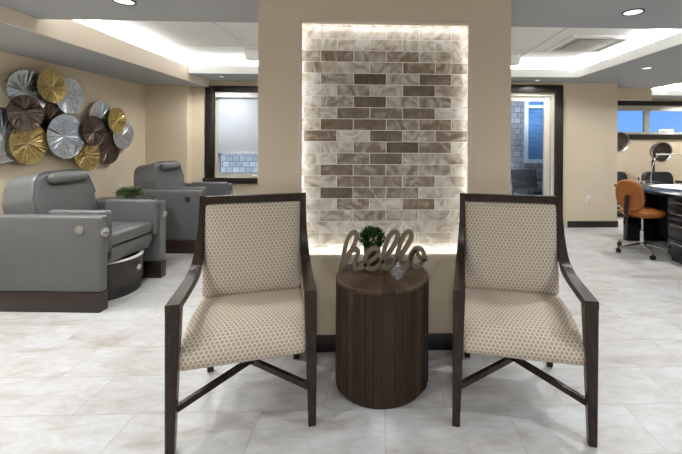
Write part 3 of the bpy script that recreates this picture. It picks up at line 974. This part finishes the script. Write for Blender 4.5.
# ------------------------------------------------------------------ wall sculptures of metal discs
def disc(parent, y, z, r, dx, kind, tilt, label):
    NS, NR = 64, 6
    rg = random.Random(int(y * 1000 + z * 77))
    amp = [rg.uniform(-1, 1) for _ in range(NS)]
    bm = bmesh.new()
    ox, oz = rg.uniform(-.12, .12) * r, rg.uniform(-.12, .12) * r
    rings = []
    for k in range(NR + 1):
        q = k / NR
        ring = []
        for i in range(NS):
            a = 2 * PI * i / NS
            rip = amp[i] * .0042 * min(1, q * 2) * (1 if q < .97 else .2) * (1 + .25 * rg.uniform(-1, 1))
            yy = ox * (1 - q) + r * q * math.cos(a); zz = oz * (1 - q) + r * q * math.sin(a)
            ring.append((.018 * (q ** 1.5) + rip if k else 0, yy, zz))
        rings.append(ring)
    # rolled rim then flat back
    rings.append([(.020, (r + .004) * math.cos(2 * PI * i / NS), (r + .004) * math.sin(2 * PI * i / NS)) for i in range(NS)])
    rings.append([(.010, (r + .004) * math.cos(2 * PI * i / NS), (r + .004) * math.sin(2 * PI * i / NS)) for i in range(NS)])
    rings.append([(-.004, r * .6 * math.cos(2 * PI * i / NS), r * .6 * math.sin(2 * PI * i / NS)) for i in range(NS)])
    rings[0] = [(.0, oz * 0 + ox + .002 * math.cos(2 * PI * i / NS), oz + .002 * math.sin(2 * PI * i / NS)) for i in range(NS)]
    b = B(); b.loft(rings)
    o = b.build('disc', kind, parent, (dx, y, z), (0, R(tilt[0]), R(tilt[1])), angle=12)
    o['label'] = label
    return o
SC = [('silver', 'silver disc'), ('gold', 'gold disc'), ('bronze', 'dark bronze disc')]
def sculpture(label, cy, cz, discs):
    discs = [(k, y * (3.62 - dx) / 3.58, 1.35 + (z - 1.35) * (3.62 - dx) / 3.58, r_, dx) for k, y, z, r_, dx in discs]
    t = thing('wall_sculpture', label, 'wall art', (XL, cy, cz))
    b = B()
    for (k, y, z, r, dx) in discs:
        b.tube([(0.0, y - cy, z - cz), (dx - .004, y - cy, z - cz)], .008, 8)
    o0 = discs[0]
    for o1 in discs[1:]:
        b.tube([(.012, o0[1] - cy, o0[2] - cz), (.012, o1[1] - cy, o1[2] - cz)], .005, 6)
    b.build('mounting_rods', 'black', t)
    for i, (k, y, z, r, dx) in enumerate(discs):
        disc(t, y - cy, z - cz, r, dx, SC[k][0], (rnd.uniform(-2, 2), rnd.uniform(-2, 2)), SC[k][1])
sculpture('large cluster of silver, gold and bronze metal discs on the beige wall, the left one', 4.05, 1.58, [
    (0, 4.332, 1.398, .245, .085), (0, 3.875, 1.845, .215, .050), (1, 4.150, 1.940, .175, .095), (0, 4.376, 1.857, .200, .060),
    (2, 3.850, 1.622, .178, .105), (2, 4.123, 1.577, .175, .040), (1, 3.890, 1.317, .200, .070), (0, 3.614, 1.398, .256, .045)])
sculpture('smaller cluster of silver, gold and bronze metal discs, the right one, nearer the corner', 4.95, 1.45, [
    (2, 4.995, 1.248, .200, .045), (0, 4.846, 1.652, .190, .050), (1, 5.149, 1.624, .165, .090), (0, 5.269, 1.429, .190, .060),
    (2, 4.736, 1.470, .180, .100), (1, 4.642, 1.181, .195, .080)])

# ------------------------------------------------------------------ wall outlets
def outlet(label, loc, rz):
    t = thing('wall_outlet', label, 'outlet', loc, rz)
    b = B(); b.box(-.036, .036, -.007, 0, -.058, .058, .003); b.build('cover_plate', 'plastic', t)
    for z in (-.024, .024):
        b = B(); b.box(-.016, .016, -.0095, -.007, z - .015, z + .015, .001)
        o = b.build('socket', 'plastic', t)
        b = B(); b.box(-.008, -.005, -.0102, -.0094, z - .004, z + .008); b.box(.005, .008, -.0102, -.0094, z - .004, z + .008); b.build('slot', 'black', o)
    return t
outlet('white outlet on the left wall above the grey recliner arm', (XL, 5.27, .70), R(90))
outlet('white outlet low on the beige wall right of the glass door', (3.33, YD, .45), 0)

# ------------------------------------------------------------------ ceiling fittings
def downlight_or_fill(label, x, y, r, z=CZ, power=0):
    t = thing('recessed_light', label, 'ceiling light', (x, y, z))
    b = B(); b.lathe([(r + .012, .0), (r + .010, -.006), (r, -.006), (r - .004, -.001)], 32); b.build('trim_ring', 'black' if r > .05 else 'plastic', t)
    b = B(); b.lathe([(0, -.003), (r - .003, -.003), (r - .003, 0)], 32); b.build('lens', 'lens', t)
    return t
DL = [('round recessed light in the near ceiling, left of the pier', -1.763, 2.605, .062), ('round recessed light in the near ceiling, right of the pier', 1.846, 2.646, .062),
      ('small recessed light in the ceiling right of the tray', 3.40, 4.61, .045), ('small recessed light near the ceiling edge above the glass door', 2.42, 5.62, .030),
      ('small recessed light near the ceiling edge above the shaded window', -2.36, 5.58, .030)]
for lab, x, y, r in DL:
    downlight_or_fill(lab, x, y, r)
def lamp(name, loc, power, size, col=(1, .95, .88), spread=150, rot=(0, 0, 0), size_y=None):
    L = bpy.data.lights.new(name, 'AREA')
    L.energy = power; L.color = col
    L.shape = 'DISK' if size_y is None else 'RECTANGLE'
    L.size = size
    if size_y: L.size_y = size_y
    L.spread = R(spread)
    o = bpy.data.objects.new(name, L); C.objects.link(o)
    o.location = loc; o.rotation_euler = rot
    return o
WARM = (.975, .99, 1)
PD = 13.0
for (x, y, k) in ((-1.763, 2.605, 1), (1.846, 2.646, 1), (3.40, 4.61, .9), (2.42, 5.55, .4), (-2.36, 5.50, .9),
               (-1.763, .8, 1), (1.846, .8, 1), (-1.763, -1.2, 1.7), (1.846, -1.2, 1.7), (4.6, 2.6, 1), (4.6, .8, 1), (4.6, -1.2, .7), (.04, -.6, 1.2), (5.0, 5.3, .8), (4.3, 7.0, 1.8), (-3.17, 2.7, 1.3), (-3.17, 1.2, 1.0), (6.6, 7.5, 1.0)):  # unseen ceiling lamps; rear, soffit and alcove ones added as fill light
    lamp('downlight_or_fill', (x, y, (CZ if x > TX0 else 2.20) - .012), PD * k, .09, WARM, 150)
# cove strips on the tray ledges
COOL = (.975, .99, 1)
PC = 27.0
zc = 2.428
yc = (TY0 + TY1) / 2; xc = (TX0 + TX1) / 2
lamp('cove_strip', (TX0 - .085, yc, zc), PC, .03, COOL, 170, (PI, 0, 0), TY1 - TY0)
lamp('cove_strip', (TX1 + .085, yc, zc), PC, .03, COOL, 170, (PI, 0, 0), TY1 - TY0)
lamp('cove_strip', (xc, TY1 + .085, zc), PC * 2, TX1 - TX0, COOL, 170, (PI, 0, 0), .03)
lamp('cove_strip', (xc, TY0 - .085, zc), PC * 1.0, TX1 - TX0, COOL, 170, (PI, 0, 0), .03)
lamp('cove_strip', (5.55, 7.27, 2.425), 26, 1.7, COOL, 170, (PI, 0, 0), .03)
lamp('cove_strip', (4.68, 6.5, 2.425), 26, .03, COOL, 170, (PI, 0, 0), 1.4)
# niche strips behind the lip, washing back over the tile
PN = 0.36
ny = FY + .003
NC = (.985, .995, 1)
zm = (NZ0 + NZ1) / 2; xm = (NX0 + NX1) / 2
lamp('niche_strip', (NX0 - .012, ny, zm), PN * 1.15, .018, NC, 180, (R(90), 0, 0), NZ1 - NZ0)
lamp('niche_strip', (NX1 + .012, ny, zm), PN * 1.15, .018, NC, 180, (R(90), 0, 0), NZ1 - NZ0)
lamp('niche_strip', (xm, ny, NZ1 + .012), PN, NX1 - NX0, NC, 180, (R(90), 0, 0), .018)
lamp('niche_strip', (xm, ny, NZ0 - .012), PN * 1.5, NX1 - NX0, NC, 180, (R(90), 0, 0), .018)

def drum_light(label, x, y):
    t = thing('drum_ceiling_light', label, 'ceiling light', (x, y, TZ))
    b = B(); b.lathe([(.075, -.012), (.08, -.02), (.08, -.12), (.072, -.128), (0, -.128)], 32); b.build('diffuser', 'drumshade', t)
    b = B(); b.lathe([(0, 0), (.078, 0), (.078, -.014), (0, -.014)], 32); b.build('ceiling_plate', 'plastic', t)
drum_light('white drum ceiling light beside the right edge of the pier', 1.80, 4.93)
drum_light('white drum ceiling light beside the left edge of the pier', -1.66, 4.84)

# square cassette vent in the raised ceiling
t = thing('ceiling_vent', 'square white cassette air vent in the raised ceiling at right', 'vent', (2.44, 4.30, TZ))
h = .35
b = B()
b.box(-h, h, -h, -h + .06, -.03, 0, .006); b.box(-h, h, h - .06, h, -.03, 0, .006); b.box(-h, -h + .06, -h + .06, h - .06, -.03, 0, .006); b.box(h - .06, h, -h + .06, h - .06, -.03, 0, .006)
b.build('frame', 'plastic', t)
b = B(); b.box(-h + .06, h - .06, -h + .06, h - .06, -.006, 0); b.build('intake', 'grayframe', t)
b = B(); b.box(-.21, .21, -.21, .21, -.034, -.006, .006); b.build('center_panel', 'grayframe', t)
# linear grille on the tray's side
t = thing('linear_vent', 'white slotted air grille above the left soffit', 'vent', (TX0 - S, 3.72, 2.475))
b = B(); b.box(0, .010, -.24, .24, -.045, .045, .003); b.build('frame', 'white', t)
b = B()
for k in range(4):
    b.box(.009, .013, -.22, .22, -.033 + k * .018, -.026 + k * .018)
b.build('slats', 'hood', t)

# ------------------------------------------------------------------ manicure station at right
DKX, DKY0, DKY1 = 3.31, 3.78, 5.12
t = thing('manicure_desk', 'black manicure desk with drawers at the right edge behind the tan stool', 'desk', (DKX, DKY0, 0))
W, LY = 1.20, DKY1 - DKY0
b = B(); b.box(0, W, 0, LY, .735, .77, .005); b.build('desktop', 'blackgloss', t)
b = B(); b.box(.035, W - .04, .03, .40, .06, .735, .004); b.build('drawer_cabinet', 'blackgloss', t)
b = B(); b.box(.06, W - .06, .05, .38, 0, .06); b.build('plinth', 'black', t)
b = B(); b.box(.10, W - .08, LY - .14, LY - .05, 0, .735, .004); b.build('end_panel', 'blackgloss', t)
b = B(); b.box(.55, .59, .40, LY - .14, .05, .735); b.build('modesty_panel', 'black', t)
for i, (z0, z1) in enumerate(((.605, .725), (.475, .598), (.27, .468), (.075, .263))):
    b = B(); b.box(.017, .035, .045, .385, z0, z1, .003); d = b.build('drawer', 'blackgloss', t)
    b = B(); zh = z1 - .04
    b.tube([(.017, .12, zh), (-.004, .12, zh), (-.004, .31, zh), (.017, .31, zh)], .007, 8); b.build('drawer_handle', 'steel', d)['label'] = 'silver bar handle'
# towel laid on the desk
bm = bmesh.new()
NU, NV = 20, 20
g = []
for i in range(NU + 1):
    row = []
    for j in range(NV + 1):
        u, v = i / NU, j / NV
        x = 3.66 + u * .80 + .03 * math.sin(v * 7); y = 4.15 + v * .80 + .03 * math.sin(u * 5)
        z = .774 + .010 * (1 + math.sin(u * 9 + v * 5)) * (.4 + .6 * math.sin(PI * u) * math.sin(PI * v)) + .02 * max(0, math.sin(v * 6 + 1)) * u
        row.append(bm.verts.new((x, y, z)))
    g.append(row)
for i in range(NU):
    for j in range(NV):
        bm.faces.new((g[i][j], g[i + 1][j], g[i + 1][j + 1], g[i][j + 1]))
r_ = bmesh.ops.extrude_face_region(bm, geom=bm.faces[:])
for v in [q for q in r_['geom'] if isinstance(q, bmesh.types.BMVert)]:
    v.co.z -= .0035
bmesh.ops.recalc_face_normals(bm, faces=bm.faces)
b = B(); b.bm.free(); b.bm = bm
tag(b.build('towel', 'cloth', angle=60), 'white towel spread over the black manicure desk', 'towel')
# desk lamp with horizontal bar
t = thing('desk_lamp', 'chrome desk lamp with a horizontal bar on the manicure desk', 'lamp', (3.80, 5.06, .7705))
b = B(); b.lathe([(0, 0), (.05, 0), (.05, .012), (.02, .02), (0, .02)], 24); b.build('base', 'chrome', t)
b = B(); b.tube(catmull([(0, 0, .015), (.0, 0, .10), (.02, 0, .25), (.06, 0, .36), (.10, 0, .42)], 5), .007, 10); b.build('arm', 'chrome', t)
b = B(); b.box(.08, .48, -.020, .020, .415, .433, .006, 3); b.build('light_bar', 'plastic', t)
# small polish bottles
def bottle(label, x, y):
    t = thing('polish_bottle', label, 'bottle', (x, y, .7705), 0, 'small bottles on the manicure desk')
    b = B(); b.lathe([(0, 0), (.019, 0), (.021, .004), (.021, .042), (.010, .052), (.010, .056), (0, .056)], 16); b.build('bottle_body', 'amber', t)
    b = B(); b.lathe([(.011, .055), (.011, .10), (.008, .104), (0, .104)], 16); b.build('cap', 'black', t)
    return t
bottle('small bottle on the desk, the left one beside the lamp base', 3.63, 5.07)
bottle('small bottle on the desk, the right one beside the lamp base', 3.695, 5.06)

# tan task stool
t = thing('task_stool', 'tan orange leather stool with chrome star base at the manicure desk', 'chair', (3.245, 4.46, 0), R(17))
b = B()
for k in range(1):
    b.lathe([(0, .455), (.17, .455), (.22, .467), (.235, .487), (.230, .520), (.20, .535), (.10, .541), (0, .541)], 36)
st = b.build('seat', 'orange', t)
# oval back, seen from its left rear
n = 28
mb = Matrix.Translation((-.225, .0, .715)) @ Matrix.Rotation(R(-6), 4, 'Y')
rings = []
for u, k in ((-.030, .80), (-.026, .93), (-.010, 1.0), (.010, 1.0), (.026, .93), (.030, .80)):
    ring = []
    for i in range(n):
        a = 2 * PI * i / n
        yy = math.copysign(abs(math.cos(a)) ** .8, math.cos(a)) * .185 * k; zz = math.copysign(abs(math.sin(a)) ** .8, math.sin(a)) * .192 * k
        ring.append(mb @ Vector((u + .25 * yy * yy * 1.0, yy, zz)))
    rings.append(ring)
b = B(); b.loft(rings); b.build('backrest', 'orange', t, angle=60)
b = B()
pts = catmull([(-.05, 0, .446), (-.20, 0, .446), (-.272, 0, .48), (-.278, 0, .60), (-.266, 0, .72)], 5)
rings = []
for i, p in enumerate(pts):
    d = (pts[min(i + 1, len(pts) - 1)] - pts[max(i - 1, 0)]).normalized(); sd = Vector((0, 1, 0)); sd = (sd - d * sd.dot(d)).normalized(); nn = d.cross(sd)
    rings.append([p + sd * a_ * .022 + nn * c_ * .005 for a_, c_ in ((-1, -1), (1, -1), (1, 1), (-1, 1))])
b.loft(rings); b.build('back_bracket', 'black', t)
b = B(); b.lathe([(.014, .26), (.014, .45), (0, .45)], 16); b.lathe([(.026, .09), (.026, .27), (.02, .275), (.013, .275)], 16); b.build('gas_column', 'chrome', t)
b = B(); b.lathe([(.045, .43), (.10, .445), (.10, .456), (0, .456)], 20); b.build('seat_plate', 'black', t)
hub = B(); hub.lathe([(0, .075), (.04, .075), (.042, .12), (.03, .13), (0, .13)], 20); hub.build('hub', 'chrome', t)
for k in range(5):
    a = R(20) + 2 * PI * k / 5
    c_, s_ = math.cos(a), math.sin(a)
    b = B(); b.tube([(.03 * c_, .03 * s_, .105), (.16 * c_, .16 * s_, .088), (.300 * c_, .300 * s_, .072)], [.018, .014, .010], 10); lg = b.build('leg', 'chrome', t)
    b = B()
    km = Matrix.Translation((.305 * c_, .305 * s_, .028)) @ Matrix.Rotation(a + .6, 4, 'Z') @ Matrix.Rotation(R(90), 4, 'X')
    for off in (-.02, .006):
        b.lathe([(0, off), (.024, off), (.028, off + .003), (.028, off + .011), (.024, off + .014), (0, off + .014)], 18, km)
    b.tube([(.305 * c_, .305 * s_, .03), (.305 * c_, .305 * s_, .078)], .006, 8)
    b.build('caster', 'black', t)

# hooded dryer chairs in the alcove
def salon_chair(label, x, y):
    t = thing('salon_chair', label, 'chair', (x, y, 0), 0, None)
    b = B(); b.box(-.27, .27, -.28, .24, .33, .47, .04, 3); b.build('seat', 'blackvinyl', t)
    b = B()
    out = rounded([(-.29, 0), (.29, 0), (.30, .34), (-.30, .34)], [.02, .02, .12, .12], 6)
    b.prism(out, -.06, .06, .03, 3, Matrix.Translation((0, .27, .45)) @ Matrix.Rotation(R(80), 4, 'X')); b.build('backrest', 'blackvinyl', t)
    for s in (-1, 1):
        b = B(); b.box(s * .30 - .03, s * .30 + .03, -.27, .2, .58, .63, .015); b.build('armrest', 'blackvinyl', t)
        b = B(); b.tube([(s * .30, -.24, .59), (s * .30, -.24, .03), (s * .30, .16, .03), (s * .30, .16, .59)], .014, 8); b.build('arm_frame', 'chrome', t)
    b = B(); b.box(-.30, .30, -.25, .18, .0, .045, .006); b.build('base', 'black', t)
salon_chair('black salon chair in the alcove, under the hood dryer in full view', 5.50, 6.85)
salon_chair('black salon chair in the alcove, partly behind the corner of the beige wall', 4.58, 6.85)
def dryer(label, x, y, z, h2):
    t = thing('hood_dryer', label, 'hair dryer', (x, y, 0))
    k = Matrix.Translation((0, 0, z)) @ Matrix.Rotation(R(-80), 4, 'X') @ Matrix.Rotation(PI, 4, 'X')
    b = B(); b.lathe([(0, -.20), (.09, -.185), (.16, -.14), (.195, -.07), (.205, 0), (.198, 0), (.185, -.06), (.15, -.125), (.08, -.165), (0, -.175)], 32, k); b.build('hood', 'hood', t)
    b = B(); b.lathe([(.192, -.004), (.200, .010), (.212, .010), (.214, -.012), (.206, -.016)], 32, k); b.build('rim', 'steel', t)
    b = B(); b.tube(catmull([(0, .16, z - .08), (0, .24, z - .2), (0, .24, z - .4), (0, .24, .06)], 4), .03, 10); b.build('post', 'black', t)
    b = B(); b.lathe([(0, 0), (.17, 0), (.17, .025), (.04, .06), (0, .06)], 28, Matrix.Translation((0, .24, 0))); b.build('base', 'black', t)
dryer('smoky hood hair dryer on a black post in the alcove', 5.71, 7.30, 1.17, 0)
dryer('smoky hood hair dryer partly hidden by the corner of the beige wall', 4.82, 7.30, 1.37, 0)
t = thing('paper_box', 'small white box with grey print on the alcove window ledge', 'box', (6.27, YA, AZ0 + .0005))
b = B(); b.box(-.17, .17, .002, .018, 0, .12, .003); b.build('carton', 'paper', t)
b = B()
for k in range(6):
    b.box(-.12 + k * .042, -.12 + k * .042 + .026, 0.0005, .0025, .045, .08)
b.build('print', 'grayframe', t)

sl = bpy.data.lights.new('sun', 'SUN'); sl.energy = 6.5; sl.angle = R(25); sl.color = (.85, .93, 1)
so = bpy.data.objects.new('sun', sl); C.objects.link(so); so.location = (0, 6, 9)
so.rotation_euler = Vector((.12, .5, -.86)).to_track_quat('-Z', 'Y').to_euler()
# ------------------------------------------------------------------ world, camera, view
w = bpy.data.worlds.new('World'); sc.world = w; w.use_nodes = True
bg = w.node_tree.nodes['Background']
bg.inputs[0].default_value = (.16, .38, .85, 1)
bg.inputs[1].default_value = 1.0
cam = bpy.data.cameras.new('Camera'); co = bpy.data.objects.new('Camera', cam); C.objects.link(co)
co.location = (0, 0, 1.35)
cam.sensor_width = 36; cam.sensor_fit = 'HORIZONTAL'
cam.lens = 370 / 682 * 36
cam.shift_x = (341 - 393) / 682
cam.shift_y = (142 - 227) / 682
co.matrix_world = Matrix.Translation((0, 0, 1.35)) @ Matrix.Rotation(R(-2), 4, 'Z') @ Matrix.Rotation(R(90), 4, 'X') @ Matrix.Rotation(R(.27), 4, 'Z')
cam.clip_start = .02
sc.camera = co
vs = sc.view_settings
vs.view_transform = 'Standard'; vs.look = 'None'; vs.exposure = 0.5; vs.gamma = 1; vs.use_curve_mapping = False
sc.cycles.max_bounces = 10
sc.cycles.diffuse_bounces = 6
sc.cycles.transparent_max_bounces = 12
sc.cycles.sample_clamp_indirect = 6
sc.cycles.use_denoising = True
sc.cycles.denoising_prefilter = 'NONE'
